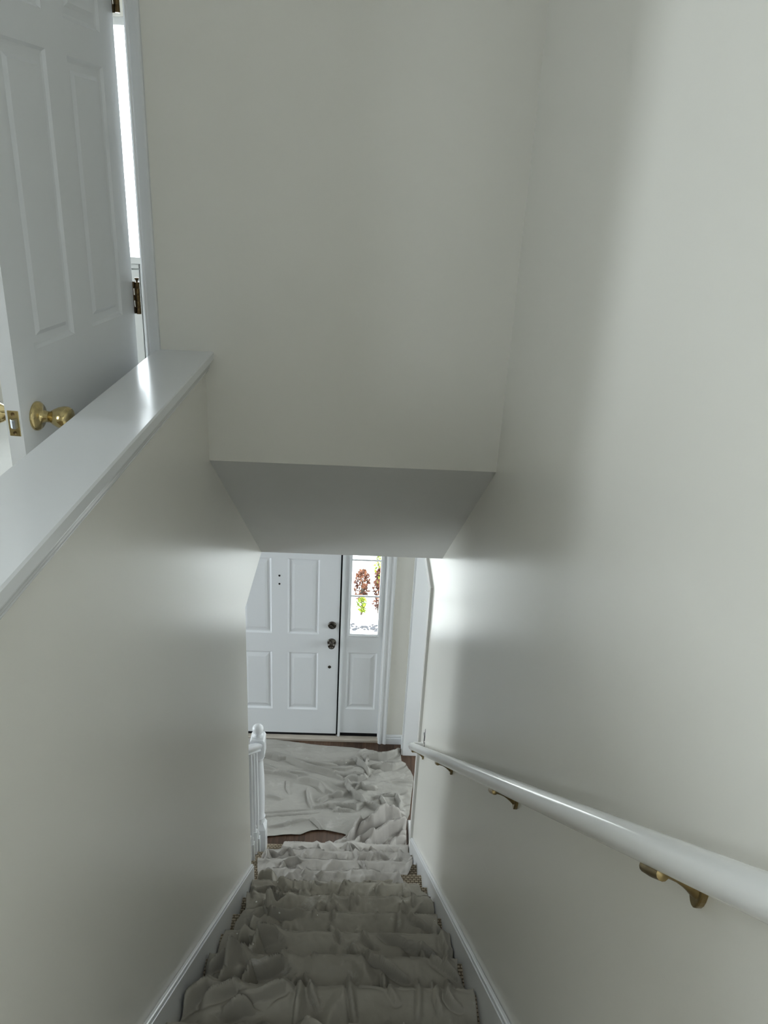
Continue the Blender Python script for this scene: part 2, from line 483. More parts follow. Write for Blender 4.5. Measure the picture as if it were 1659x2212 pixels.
# ---------------------------------------------------------------- handrail on the right wall
XH = .388
hz = lambda y: 3.641 - .7806*(y-.492)
hr = empty('handrail', (W, 2.0, hz(2.0)))
tag(hr, 'round white painted handrail on brass brackets along the stair wall', 'handrail')
ye = 3.70
path = [(XH, .30, hz(.30))] + [(XH, y, hz(y)) for y in np.linspace(.5, ye-.03, 12)]
path += [(XH+.003, ye-.012, hz(ye-.012)), (XH+.011, ye+.002, hz(ye)), (XH+.022, ye+.008, hz(ye)-.002), (XH+.04, ye+.009, hz(ye)-.003), (W+.002, ye+.009, hz(ye)-.003)]
MB().tube(path, .0208, 22).build('rail', RAILP, hr, smooth=True, angle=60)
for y in (.69, 1.548, 2.575, 3.60):
    zr = hz(y); zb = zr-.055
    br = MB()
    prof = []
    # oval wall plate
    pts = [(y+.016*math.cos(a), zb+.032*math.sin(a)) for a in np.linspace(0, 2*PI, 20, endpoint=False)]
    br.prism(pts, 'x', W-.009, W+.002)
    bo = br.build('bracket', BRASSD, hr, bevel=.0025)
    # tapered arm rising under the rail
    a0, a1 = Vector((W-.006, y, zb-.004)), Vector((XH+.002, y, zr-.030))
    mid = Vector((XH+.032, y, zr-.037))
    pa = [a0.lerp(mid, t/6.0).lerp(mid.lerp(a1, t/6.0), t/6.0) for t in range(7)]
    MB().tube(pa, [.0125, .010, .008, .0065, .006, .0065, .008], 12).build('arm', BRASSD, bo, smooth=True)
    # cupped strap under the rail, along its slope
    dy = Vector((0, 1, -.7806)).normalized()
    c0 = Vector((XH, y, zr-.031))
    MB().tube([c0-dy*.03, c0-dy*.028, c0, c0+dy*.028, c0+dy*.03], [.003, .0075, .0085, .0075, .003], 12).build('strap', BRASSD, bo, smooth=True)

# ---------------------------------------------------------------- panelled slabs
def panel_ring(mb, x0, x1, z0, z1, y, sgn, off=((0,0),(.012,.012),(.022,.012),(.050,.003))):
    """raised panel seen from -y side: nested rectangles (inset, depth); sgn=+1 recess goes to +y"""
    rings = []
    for i, d in off:
        rings.append([mb.bm.verts.new(q) for q in ((x0+i, y+sgn*d, z0+i),(x1-i, y+sgn*d, z0+i),(x1-i, y+sgn*d, z1-i),(x0+i, y+sgn*d, z1-i))])
    for a, b_ in zip(rings, rings[1:]):
        for k in range(4):
            mb.bm.faces.new((a[k], a[(k+1) % 4], b_[(k+1) % 4], b_[k]))
    mb.bm.faces.new(rings[-1])

def slab_with_holes(xs, zs, holes, y0, y1, both=False):
    """door leaf: front (y0) and optionally back (y1) faces left open where panels sit"""
    mb = MB()
    xs = sorted(set(xs)); zs = sorted(set(zs))
    V = {}
    def v(i, j, y):
        k = (i, j, y)
        if k not in V: V[k] = mb.bm.verts.new((xs[i], y, zs[j]))
        return V[k]
    for i in range(len(xs)-1):
        for j in range(len(zs)-1):
            cx, cz = (xs[i]+xs[i+1])/2, (zs[j]+zs[j+1])/2
            hole = any(a < cx < b_ and c < cz < d for a, b_, c, d in holes)
            for y, isf in ((y0, True), (y1, False)):
                if hole and (isf or both): continue
                mb.bm.faces.new((v(i,j,y), v(i+1,j,y), v(i+1,j+1,y), v(i,j+1,y)))
    n, k = len(xs)-1, len(zs)-1
    for i in range(n):
        mb.bm.faces.new((v(i,0,y0), v(i+1,0,y0), v(i+1,0,y1), v(i,0,y1)))
        mb.bm.faces.new((v(i,k,y0), v(i+1,k,y0), v(i+1,k,y1), v(i,k,y1)))
    for j in range(k):
        mb.bm.faces.new((v(0,j,y0), v(0,j+1,y0), v(0,j+1,y1), v(0,j,y1)))
        mb.bm.faces.new((v(n,j,y0), v(n,j+1,y0), v(n,j+1,y1), v(n,j,y1)))
    return mb

# ---------------------------------------------------------------- front door (door_1)
XG = -.0791; DX0, DX1 = XG-.914, XG-.008
d1 = empty('door_1', (DX0, YD, 0))
structure(d1, 'white six panel front door at the foot of the stairs', 'door')
cols = [(-.831,-.596), (-.476,-.241)]; rows = [(.2785,.812), (.977,1.6145), (1.735,1.925)]
holes = [(a, b_, c, d) for a, b_ in cols for c, d in rows]
xs = [DX0, DX1] + [t for c in cols for t in c]; zs = [.049, 2.075] + [t for r_ in rows for t in r_]
slab_with_holes(xs, zs, holes, YD, YD+.044).build('slab', DOORW, d1)
for a, b_, c, d in holes:
    mb = MB(); panel_ring(mb, a, b_, c, d, YD, 1); mb.build('panel', DOORW, d1)
MB().box(DX0, DX1, YD+.002, YD+.04, .022, .0488).build('door_sweep', BLACK, d1)
MB().box(DX1+.0002, XG+.004, YD+.014, YD+.05, .03, 2.08).build('weatherstrip', BLACK, d1)
def knob_set(parent, o, axis, mat, rose_r=.034, knob=None):
    k = MB().lathe([(rose_r,0),(rose_r,.004),(rose_r*.86,.009),(rose_r*.5,.012),(.015,.014),(.0125,.022),(.0125,.030)], o, axis, 32).build('rose', mat, parent, smooth=True, angle=50)
    prof = knob or [(.0125,.026),(.016,.031),(.024,.038),(.0275,.046),(.0265,.056),(.021,.061),(.014,.0625),(.012,.0600),(0,.0600)]
    kb = MB().lathe(prof, o, axis, 32).build('knob', mat, k, smooth=True, angle=50)
    return k, kb
knob_set(d1, (-.140, YD-.0002, .912), (0,-1,0), NICKEL)
dbz = MB().lathe([(.032,0),(.032,.006),(.027,.011),(.023,.012),(.022,.009),(0,.009)], (-.140, YD-.0002, 1.064), (0,-1,0), 32).build('deadbolt', NICKEL, d1, smooth=True, angle=50)
tt = MB().box(-.020,.020,-.026,-.006,-.0065,.0065).xform(Matrix.Translation((-.140, YD, 1.064)) @ Matrix.Rotation(math.radians(45), 4, 'Y'))
tt.build('thumb_turn', NICKEL, dbz, bevel=.003)
MB().lathe([(.0125,0),(.0125,.003),(.009,.0045),(0,.0045)], (-.152, YD-.0002, .688), (0,-1,0), 20).build('hole_plug', NICKEL, d1, smooth=True)
for z in (1.471, 1.403):
    MB().lathe([(.0075,0),(.0075,.0012),(0,.0008)], (-.537, YD-.0002, z), (0,-1,0), 16).build('screw_hole', BLACK, d1)

# door unit frame, threshold, sidelight
fr = MB().box(XG+.004, -.055, YD-.012, YD+.07, .03, 2.09).box(-1.06, DX0-.004, YD-.012, YD+.07, 0, 2.09).box(-1.06, .25, YD-.012, YD+.07, 2.078, 2.12).box(.246, .262, YD-.012, YD+.07, 0, 2.09)
structure(fr.build('trim_2', DOORW, bevel=.003), 'white frame and mullion of the front door unit', 'trim')
cs = MB().prism([(.252,5.137),(.252,5.092),(.262,5.084),(.275,5.083),(.283,5.088),(.292,5.087),(.305,5.081),(.316,5.081),(.318,5.085),(.318,5.137)], 'z', 0, 2.14)
structure(cs.build('trim_3', TRIM), 'fluted white casing right of the sidelight', 'trim')
structure(MB().prism([(-1.14,5.137),(-1.14,5.081),(-1.06,5.090),(-1.06,5.137)], 'z', 0, 2.14).prism([(-1.14,2.12),(.318,2.12),(.318,2.19),(-1.14,2.19)], 'y', 5.082, 5.10).build('trim_4', TRIM), 'white casing at the hinge side and head of the front door', 'trim')
structure(MB().prism([(5.098,-.002),(5.098,.018),(5.106,.024),(5.125,.026),(5.2,.028),(5.2,-.002)], 'x', -1.06, .253).build('trim_5', THRESH, bevel=.002), 'worn pale threshold under the front door', 'trim')

w1 = empty('window_1', (.095, YD, .03))
structure(w1, 'narrow sidelight window with grille beside the front door', 'window')
GX0, GX1, GZ0, GZ1 = -.006, .209, .992, 1.918
PX0, PX1, PZ0, PZ1 = -.018, .213, .295, .826
slab_with_holes([-.0548,.2458,PX0,PX1,GX0-.012,GX1+.012], [.062,2.078,PZ0,PZ1,GZ0-.012,GZ1+.012], [(PX0,PX1,PZ0,PZ1)], YD+.0005, YD+.042).bm.free()
mbs = slab_with_holes([-.0548, PX0, PX1, .2458], [.062, PZ0, PZ1, GZ0-.012], [(PX0,PX1,PZ0,PZ1)], YD+.0005, YD+.042)
mbs.box(-.0548, GX0-.012, YD+.0005, YD+.042, GZ0-.012, 2.078).box(GX1+.012, .2458, YD+.0005, YD+.042, GZ0-.012, 2.078).box(GX0-.012, GX1+.012, YD+.0005, YD+.042, GZ1+.012, 2.078)
mbs.build('sash', DOORW, w1)
mb = MB(); panel_ring(mb, PX0, PX1, PZ0, PZ1, YD+.0005, 1); mb.build('panel', DOORW, w1)
gb = MB()
def ringbox(mb, x0, x1, z0, z1, t, y0, y1):
    mb.box(x0, x0+t, y0, y1, z0, z1).box(x1-t, x1, y0, y1, z0, z1).box(x0+t, x1-t, y0, y1, z0, z0+t).box(x0+t, x1-t, y0, y1, z1-t, z1)
ringbox(gb, GX0-.016, GX1+.016, GZ0-.016, GZ1+.016, .011, YD-.011, YD+.004)
ringbox(gb, GX0-.007, GX1+.007, GZ0-.007, GZ1+.007, .010, YD-.004, YD+.040)
gb.build('glazing_bead', TRIM, w1, bevel=.002)
MB().box(GX0-.003, GX1+.003, YD+.020, YD+.023, GZ0-.003, GZ1+.003).build('pane', GLASS, w1)
for z in (1.316, 1.617):
    MB().box(GX0, GX1, YD+.008, YD+.018, z-.0065, z+.0065).build('muntin', TRIM, w1, bevel=.002)
MB().prism([(-.0548,.030),(.2458,.030),(.2458,.048),(.236,.0615),(-.040,.0615),(-.0548,.045)], 'y', YD+.003, YD+.04).build('weatherstrip', BLACK, w1)

# ---------------------------------------------------------------- cased opening in the right wall
co = MB()
cw, ct = .060, .016
co.box(W-ct, W+.001, YR, YR+cw, 0, 2.131-cw).box(W-ct, W+.001, YR, 5.035, 2.131-cw+.0004, 2.131)
structure(co.build('trim_6', CASEG, bevel=.0025), 'flat grey painted casing at the near side of the right hand opening', 'trim')
cj = MB().box(W-.004, XR2+.004, 4.955, 4.968, 0, 2.08).box(W-.004, XR2+.004, YR+.05, YR+.0595, 0, 2.08).box(W-.004, XR2+.004, YR+.05, 4.968, 2.072, 2.085)
cj.box(W-.016, W+.001, 4.962, 4.972, 0, 2.08).box(W-.012, W+.001, 4.972, 5.03, 0, 2.08)
structure(cj.build('trim_7', TRIM, bevel=.002), 'white jamb board of the opening beside the front wall', 'trim')

# baseboards
def base_prof(sx): return [(0,0),(.014*sx,0),(.014*sx,.055),(.011*sx,.062),(.012*sx,.070),(.006*sx,.082),(0,.085)]
structure(MB().prism([(YF,0),(YF-.014,0),(YF-.014,.055),(YF-.010,.062),(YF-.011,.070),(YF-.005,.083),(YF,.086)], 'x', .318, W).build('baseboard_front', TRIM), 'white moulded baseboard under the wall beside the sidelight', 'baseboard')
structure(MB().box(W-.014, W, 5.03, YF-.012, 0, .085).build('baseboard_foyer', TRIM, bevel=.003), 'short white baseboard at the corner by the opening', 'baseboard')
structure(MB().box(-3.6, -1.14, YF-.014, YF, 0, .085).build('baseboard_hall', TRIM, bevel=.003), 'white baseboard left of the front door', 'baseboard')

# ---------------------------------------------------------------- upper hall door (door_2), standing open
HX, HY = -.645, 2.318
ANG = math.radians(84)
# local frame: +x along the leaf from the hinge, -y faces the camera side
dvec = Vector((-math.cos(ANG), -math.sin(ANG), 0)); nvec = Vector((dvec.y, -dvec.x, 0))
if nvec.x < 0: nvec = -nvec          # points to the stair side (viewer)
L2W = Matrix((dvec, -nvec, Vector((0,0,1)))).transposed().to_4x4(); L2W.translation = Vector((HX, HY, 0))
d2 = empty('door_2', (HX, HY, UP))
structure(d2, 'white six panel door standing open in the upper hall', 'door')
DW, DT = .672, .035
DZ0, DZ1 = UP+.012, 4.742
cols = [(.09,.286), (.385,.581)]; rows = [(2.93,3.565), (3.815,4.418), (4.49,4.66)]
holes = [(a, b_, c, d) for a, b_ in cols for c, d in rows]
xs = [.004, DW] + [t for c in cols for t in c]; zs = [DZ0, DZ1] + [t for r_ in rows for t in r_]
slab_with_holes(xs, zs, holes, 0, DT, True).xform(L2W).build('slab', DOORW, d2)
OFF2 = ((0,0),(.006,.006),(.012,.0075),(.026,.0075),(.036,.002))
for a, b_, c, d in holes:
    mb = MB(); panel_ring(mb, a, b_, c, d, 0, 1, OFF2); panel_ring(mb, a, b_, c, d, DT, -1, OFF2)
    mb.xform(L2W).build('panel', DOORW, d2)
ZK = 3.672
kprof = [(.0115,.024),(.0125,.032),(.018,.040),(.0235,.052),(.0262,.064),(.0255,.072),(.022,.078),(.019,.0795),(0,.0805)]
def wpt(s, t, z): return tuple((L2W @ Vector((s, t, z)))[:])
knob_set(d2, wpt(.607, -.0003, ZK), nvec, BRASS, .033, kprof)
knob_set(d2, wpt(.607, DT+.0003, ZK), -nvec, BRASS, .033, kprof)
# latch plate on the free edge
lp = MB().box(DW-.001, DW+.0012, DT/2-.0125, DT/2+.0125, ZK-.0285, ZK+.0285).xform(L2W).build('latch_plate', BRASS, d2, bevel=.004)
MB().prism([(DW, DT/2-.0075),(DW+.011, DT/2-.0075),(DW+.010, DT/2-.001),(DW+.003, DT/2+.0075),(DW, DT/2+.0075)], 'z', ZK-.010, ZK+.010).xform(L2W).build('latch_bolt', STEEL, lp, bevel=.001)
for dz in (-.021, .021):
    MB().lathe([(.004,0),(.004,.0009),(.0012,.0003),(0,.0003)], wpt(DW+.0012, DT/2, ZK+dz), dvec, 14).build('screw', HINGE, lp)
# hinges: barrel stands proud on the stair side, leaves in the gap
for zc in (2.93, 3.850, 4.592):
    hx, hy = HX+.013, HY-.006
    ho = MB()
    for k in range(5):
        z0 = zc-.0445+k*.0178
        ho.lathe([(.0062,0),(.0066,.0008),(.0066,.0168),(.0062,.0176)], (hx, hy, z0), seg=16)
    hob = ho.build('hinge', HINGE, d2, smooth=True, angle=40)
    MB().lathe([(.0028,.0445),(.003,.049),(.0062,.052),(.0066,.0545),(.004,.056),(0,.0562)], (hx, hy, zc), seg=14).build('pin', HINGE, hob, smooth=True)
    for s0, s1 in ((-.0445,-.030),(-.0145,-.003),(.003,.0145),(.030,.0445)):
        pass
    lm = MB()
    lm.box(HX-.012, hx, HY+.0012-.004, HY+.0034-.004, zc-.0445, zc-.026).box(HX-.012, hx, HY+.0012-.004, HY+.0034-.004, zc-.008, zc+.008).box(HX-.012, hx, HY+.0012-.004, HY+.0034-.004, zc+.026, zc+.0445)
    lm.box(HX-.012, HX+.001, HY+.0012-.004, HY+.0034-.004, zc-.0445, zc+.0445).box(hx-.010, hx, HY+.0012-.004, HY+.0034-.004, zc-.0445, zc+.0445)
    lm.build('hinge_leaf', HINGE, hob)

# jamb, stop and casing of the hall doorway (hinge side, head, far side)
dj = MB()
dj.box(-.626, -.612, YH, YH+.112, UP, 4.757)
dj.box(-1.335, -1.335+.012, YH, YH+.112, UP, 4.757).box(-1.335, -.612, YH, YH+.112, 4.745, 4.757)
structure(dj.build('trim_8', TRIM, bevel=.001), 'white jamb of the upper hall doorway', 'trim')
cprof = [(0,0),(0,-.010),(.004,-.013),(.010,-.012),(.013,-.0145),(.030,-.0165),(.040,-.017),(.044,-.014),(.044,0)]
dcs = MB().prism([(-.6215+px*.88, YH+py) for px, py in cprof], 'z', UP, 4.79)
dcs.prism([(-1.340-px, YH+py) for px, py in cprof], 'z', UP, 4.79).box(-1.385, -.583, YH-.016, YH, 4.75, 4.80)
structure(dcs.build('trim_9', TRIM), 'narrow moulded white casing of the upper hall doorway', 'trim')

# ---------------------------------------------------------------- cabinet in the bright room behind the door
cb = empty('cabinet', (-1.25, 4.70, UP+.008))
tag(cb, 'white cabinet glimpsed through the hinge gap of the open hall door', 'cabinet')
MB().box(-1.70, -.80, 4.52, 5.05, UP+.01, 3.70).build('body', DOORW, cb)
MB().box(-1.72, -.78, 4.485, 5.06, 3.70, 3.735).build('top', DOORW, cb, bevel=.003)
for k, x0 in enumerate((-1.69, -1.225)):
    MB().box(x0, x0+.458, 4.502, 4.519, 3.675, 3.698).build('drawer_front', DOORW, cb, bevel=.002)
    MB().box(x0, x0+.458, 4.502, 4.519, UP+.08, 3.668).build('cabinet_door', DOORW, cb, bevel=.002)

# ---------------------------------------------------------------- assumed windows out of sight, placed to light the house
def win_x(name, x, y0, y1, z0, z1, label, d):
    o = empty(name, (x, (y0+y1)/2, z0)); structure(o, label, 'window')
    m = MB(); t = .04
    m.box(x, x+d, y0, y0+t, z0, z1).box(x, x+d, y1-t, y1, z0, z1).box(x, x+d, y0, y1, z0, z0+t).box(x, x+d, y0, y1, z1-t, z1)
    m.build('window_frame', TRIM, o)
    MB().box(x+d*.4, x+d*.45, y0+t, y1-t, z0+t, z1-t).build('pane', GLASS, o)
def win_y(name, y, x0, x1, z0, z1, label, d):
    o = empty(name, ((x0+x1)/2, y, z0)); structure(o, label, 'window')
    m = MB(); t = .04
    m.box(x0, x0+t, y, y+d, z0, z1).box(x1-t, x1, y, y+d, z0, z1).box(x0, x1, y, y+d, z0, z0+t).box(x0, x1, y, y+d, z1-t, z1)
    m.build('window_frame', TRIM, o)
    MB().box(x0+t, x1-t, y+d*.4, y+d*.45, z0+t, z1-t).build('pane', GLASS, o)
h = HALL_WIN; win_x('window_2', h['x']-.08, h['y0'], h['y1'], h['z0'], h['z1'], 'window at the end of the upper hall', .06)
h = ADDED_HALL_WIN; win_x('added_side_window', h['x']-.08, h['y0'], h['y1'], h['z0'], h['z1'], 'added side window of the upper hall, out of view', .06)
b = BED_WIN; win_y('window_3', b['y']+.03, b['x0'], b['x1'], b['z0'], b['z1'], 'window of the bright upper room', .06)
l = LEFT_WIN; win_x('window_4', l['x']-.08, l['y0'], l['y1'], l['z0'], l['z1'], 'window of the lower left room', .06)
r = RIGHT_WIN; win_x('window_5', r['x']+.03, r['y0'], r['y1'], r['z0'], r['z1'], 'window of the room beside the entrance', .06)

s7 = empty('added_skylight', (0, -.9, TOP+.12)); structure(s7, 'added skylight above the upper landing, out of view', 'window')
k2 = ADDED_SKYLIGHT; m = MB()
m.box(k2['x0'], k2['x0']+.03, k2['y0'], k2['y1'], TOP+.06, TOP+.13).box(k2['x1']-.03, k2['x1'], k2['y0'], k2['y1'], TOP+.06, TOP+.13)
m.box(k2['x0'], k2['x1'], k2['y0'], k2['y0']+.03, TOP+.06, TOP+.13).box(k2['x0'], k2['x1'], k2['y1']-.03, k2['y1'], TOP+.06, TOP+.13).build('window_frame', TRIM, s7)
MB().box(k2['x0']+.03, k2['x1']-.03, k2['y0']+.03, k2['y1']-.03, TOP+.09, TOP+.094).build('pane', GLASS, s7)

# ---------------------------------------------------------------- drop cloths
def lerp_tab(tab, q):
    a = np.array(tab); return np.interp(q, a[:,0], a[:,1])

def fbm(x, y, sx, sy, seed, octv=3):
    out = np.empty(x.size)
    for i, (a, b_) in enumerate(zip(x.ravel(), y.ravel())):
        out[i] = noise.fractal(Vector((a*sx+seed, b_*sy-seed*.7, seed*1.3)), 1.0, 2.0, octv, noise_basis='PERLIN_ORIGINAL')
    return out.reshape(x.shape)

def ridges(x, y, lines):
    """sum of crease ridges; each line = (points, height, width). The side towards -y is steeper."""
    z = np.zeros_like(x)
    for pts, hgt, wid in lines:
        P = np.array(pts); seg = np.diff(P, axis=0); Ls = np.hypot(seg[:,0], seg[:,1]); tot = Ls.sum(); acc = 0
        best = np.full(x.shape, 1e9); along = np.zeros_like(x); side = np.zeros_like(x)
        for p0, s, L in zip(P, seg, Ls):
            t = np.clip(((x-p0[0])*s[0] + (y-p0[1])*s[1])/(L*L), 0, 1)
            dx = x-(p0[0]+t*s[0]); dy = y-(p0[1]+t*s[1]); d = np.hypot(dx, dy)
            m_ = d < best
            best = np.where(m_, d, best); along = np.where(m_, (acc+t*L)/tot, along)
            side = np.where(m_, np.where(abs(s[0]) > abs(s[1])*.5, dy, dx), side)
            acc += L
        wd = np.where(side < 0, wid*.36, wid*1.2)
        tap = np.sqrt(np.clip(along*(1-along)*4, 0, 1))*.75+.25
        z += 1.55*hgt*tap*(.55*np.exp(-(best/wd)**2) + .55*np.exp(-1.3*best/wd) - .42*np.exp(-((best-1.0*wid)/(wid*.6))**2)*(side < 0))
    return z

def pleats(x, y, fx, fy, sh, seed, amp):
    """sharp crested pleats running mostly along y, present only in patches"""
    wx = x + sh*y + .03*fbm(x, y, 5, 5, seed+3)
    r_ = np.clip(1 - 3.2*np.abs(fbm(wx, y, fx, fy, seed, 1)), 0, 1)**1.3
    mask = np.clip(.5 + 2.2*fbm(x, y, 3.5, 4.0, seed+9, 2), 0, 1)
    return amp*r_*mask

def taut(y, lo):
    """1 on the open tread, lo where the cloth is pulled tight over a nosing"""
    q = np.mod(Y1-y, RUN); d = np.minimum(q, RUN-q)
    return np.where(y > Y1+.05, 1, lo + (1-lo)*np.clip(d/.07, 0, 1))

def stair_h(x, y, bl):
    """height of a cloth hanging over the steps; bl = bridging length below each nosing"""
    n = np.floor((Y1-y)/RUN)+1
    n = np.maximum(n, 0)
    up = Y1-n*RUN                       # nosing of the step above
    t = np.clip((y-up)/bl, 0, 1)
    base = n*RISE
    hgt = base + RISE*(1-t)**1.7
    lip = np.clip(1-((Y1-(n-1)*RUN)-y)/.022, 0, 1)
    return hgt - np.where(n > 0, .012*lip**2, 0)

def cloth(name, X, Y, Z, mat, label, hem=.0028):
    nv, nu = X.shape
    vs = np.stack([X.ravel(), Y.ravel(), Z.ravel()], 1)
    i = np.arange(nv*nu).reshape(nv, nu)
    fs = np.stack([i[:-1,:-1].ravel(), i[:-1,1:].ravel(), i[1:,1:].ravel(), i[1:,:-1].ravel()], 1)
    me = bpy.data.meshes.new(name); me.from_pydata(vs.tolist(), [], fs.tolist()); me.update()
    for p in me.polygons: p.use_smooth = True
    me.materials.append(mat)
    o = bpy.data.objects.new(name, me); COL.objects.link(o)
    s_ = o.modifiers.new('thickness', 'SOLIDIFY'); s_.thickness = hem; s_.offset = 1
    tag(o, label, 'drop cloth')
    return o

# creases traced as lines on the steps: (x, y)
SA = [
 ([(-.43,1.53),(-.38,1.61),(-.34,1.835),(-.30,2.042),(-.235,2.089),(-.215,2.289)], .030, .022),
 ([(-.41,1.80),(-.37,1.857),(-.35,2.083),(-.34,2.295)], .026, .018),
 ([(-.375,1.762),(-.315,1.835),(-.285,2.042),(-.215,2.077)], .024, .018),
 ([(-.37,1.547),(-.30,1.603),(-.275,1.78),(-.215,1.797),(-.18,1.822),(-.18,2.022)], .026, .018),
 ([(-.26,1.574),(-.205,1.582),(-.155,1.61),(-.13,1.775)], .022, .018),
 ([(-.31,1.509),(-.26,1.536),(-.23,1.538)], .022, .016),
 ([(-.097,1.771),(-.065,1.591),(-.043,1.547)], .020, .012), ([(-.097,1.771),(-.104,1.573),(-.107,1.50)], .018, .012),
 ([(-.335,2.538),(-.272,2.346),(-.195,2.327),(-.14,2.365)], .020, .016), ([(-.35,2.311),(-.31,2.361),(-.30,2.563)], .020, .014),
 ([(.08,2.279),(.107,2.076),(.146,2.032)], .014, .012), ([(.16,2.116),(.205,2.072),(.257,2.05),(.307,2.046),(.365,2.033)], .016, .012),
 ([(.058,2.031),(.12,1.845),(.198,1.801),(.243,1.781)], .020, .012), ([(.312,2.042),(.336,1.855),(.384,1.817),(.42,1.784)], .020, .012),
 ([(.285,2.534),(.31,2.329),(.363,2.291)], .016, .010), ([(.25,2.288),(.285,2.534)], .012, .010),
 ([(.273,1.782),(.250,1.519)], .012, .007), ([(.323,1.778),(.31,1.583),(.318,1.537)], .014, .008), ([(.16,1.78),(.172,1.607),(.192,1.571)], .016, .010),
 ([(.047,1.778),(.048,1.596),(.066,1.50)], .014, .009), ([(.377,1.783),(.342,1.591),(.357,1.565),(.38,1.555)], .016, .012), ([(.40,2.292),(.40,2.068),(.41,2.025),(.374,1.829)], .018, .012),
 ([(-.44,3.02),(-.405,3.06),(-.35,3.05),(-.29,2.862),(-.255,2.799)], .045, .030),
 ([(-.425,2.822),(-.41,2.791),(-.385,2.589)], .020, .012), ([(-.40,2.795),(-.36,2.805),(-.295,2.794)], .018, .014),
 ([(-.29,2.598),(-.262,2.577),(-.30,2.54),(-.305,2.365)], .020, .012), ([(-.30,2.612),(-.30,2.801)], .018, .010), ([(-.228,2.612),(-.188,2.796)], .018, .010),
 ([(-.226,2.90),(-.218,2.797)], .012, .007), ([(-.182,2.90),(-.171,2.795)], .012, .007), ([(-.152,3.0),(-.14,2.794)], .014, .008), ([(-.135,2.794),(-.13,2.853),(-.088,2.844)], .016, .009),
 ([(.005,2.802),(.071,2.95),(.155,3.02),(.185,3.01),(.216,2.96)], .026, .018), ([(.184,2.792),(.206,2.863)], .018, .010), ([(.335,3.02),(.318,2.793)], .014, .008),
 ([(-.062,3.0),(-.044,2.863),(-.045,2.804)], .020, .010), ([(.021,2.98),(.023,2.84),(.002,2.802)], .016, .010),
 ([(.052,2.784),(.055,2.546)], .014, .008), ([(.069,2.79),(.09,2.57)], .016, .008), ([(.295,2.791),(.29,2.599)], .010, .007), ([(.36,2.795),(.338,2.545)], .012, .007),
 ([(-.02,2.79),(-.03,2.56)], .013, .008), ([(-.09,2.54),(-.10,2.33)], .013, .009), ([(-.05,2.54),(-.02,2.32)], .012, .008), ([(.0,2.54),(-.02,2.33)], .014, .008), ([(.17,2.54),(.165,2.33)], .010, .007),
 ([(-.03,2.28),(.0,2.12),(.02,2.05)], .014, .010), ([(-.08,2.02),(-.07,1.85)], .012, .009), ([(.16,1.5),(.2,1.35),(.22,1.25)], .014, .010), ([(-.2,1.5),(-.1,1.4),(0,1.33)], .02, .014),
]
SB = [
 ([(-.36,3.112),(-.322,3.299),(-.252,3.339),(-.23,3.549)], .022, .018), ([(-.43,3.349),(-.445,3.554),(-.41,3.563),(-.388,3.545)], .026, .014),
 ([(-.362,3.551),(-.33,3.608)], .018, .010), ([(-.322,3.598),(-.29,3.548)], .018, .010), ([(-.119,3.06),(-.093,3.105)], .014, .008), ([(-.248,3.293),(-.188,3.109),(-.196,3.073)], .020, .014),
 ([(.103,3.355),(.136,3.291)], .014, .009), ([(.131,3.357),(.163,3.112)], .014, .009), ([(.009,3.804),(.042,3.80),(.094,3.563),(.103,3.54)], .020, .014), ([(.184,3.798),(.246,3.584),(.28,3.547)], .018, .014),
 ([(-.026,3.067),(-.012,3.102)], .012, .008), ([(.372,3.817),(.355,3.548)], .014, .009), ([(-.046,3.581),(-.027,3.542)], .014, .010), ([(-.16,3.79),(-.10,3.70),(-.09,3.62)], .018, .014), ([(-.26,3.80),(-.20,3.74),(-.14,3.79)], .016, .012),
 ([(.05,3.82),(.12,3.74),(.2,3.80)], .016, .012), ([(.30,3.83),(.33,3.75),(.40,3.70)], .018, .014),
 ([(0,4.10),(.105,4.19),(.16,4.28),(.195,4.32)], .050, .030), ([(.05,4.06),(.122,4.18),(.189,4.20)], .040, .018), ([(.10,4.11),(.209,4.155),(.288,4.235),(.40,4.28)], .050, .026),
 ([(.16,3.98),(.31,4.12),(.44,4.20)], .040, .028), ([(.30,3.92),(.36,4.02),(.43,4.06)], .03, .02), ([(-.10,3.93),(0,4.0),(.08,4.0)], .028, .016), ([(.05,3.93),(.12,4.02),(.22,4.03)], .030, .018),
]
# -- upper cloth on the stairs
nv, nu = 560, 180
T, Sx = np.meshgrid(np.linspace(0, 1, nv), np.linspace(0, 1, nu), indexing='ij')
xn = -.43 + .85*Sx
yend = lerp_tab([(-.45,3.00),(-.41,3.06),(-.35,3.05),(-.28,2.93),(-.15,2.99),(0,3.02),(.1,3.03),(.2,3.04),(.31,3.05),(.34,3.03),(.42,2.97)], xn)
Ya = 1.02 + T*(yend-1.02)
xl = lerp_tab([(1.0,-.43),(1.5,-.432),(1.62,-.415),(1.82,-.425),(2.03,-.432),(2.11,-.422),(2.3,-.415),(2.36,-.385),(2.57,-.415),(2.79,-.432),(3.1,-.428)], Ya)
xr = lerp_tab([(1.0,.43),(1.5,.427),(1.77,.432),(1.81,.415),(2.03,.432),(2.28,.433),(2.31,.415),(2.53,.432),(2.6,.42),(2.785,.432),(2.81,.405),(3.04,.36)], Ya)
Xa = xl + Sx*(xr-xl)
bl = .085 + .055*fbm(Xa, Ya*0+np.floor((Y1-Ya)/RUN), 5.5, 3.1, 3.3, 2)
Za = stair_h(Xa, Ya, np.clip(bl, .045, .17)) + .014
calm = 1-.5*np.clip((Ya-2.70)/.12, 0, 1)
Za += calm*taut(Ya, .5)*1.9*ridges(Xa, Ya, SA) + taut(Ya, .4)*.012*fbm(Xa, Ya, 9, 4.5, 7.7) + .004*fbm(Xa, Ya, 30, 16, 1.7)
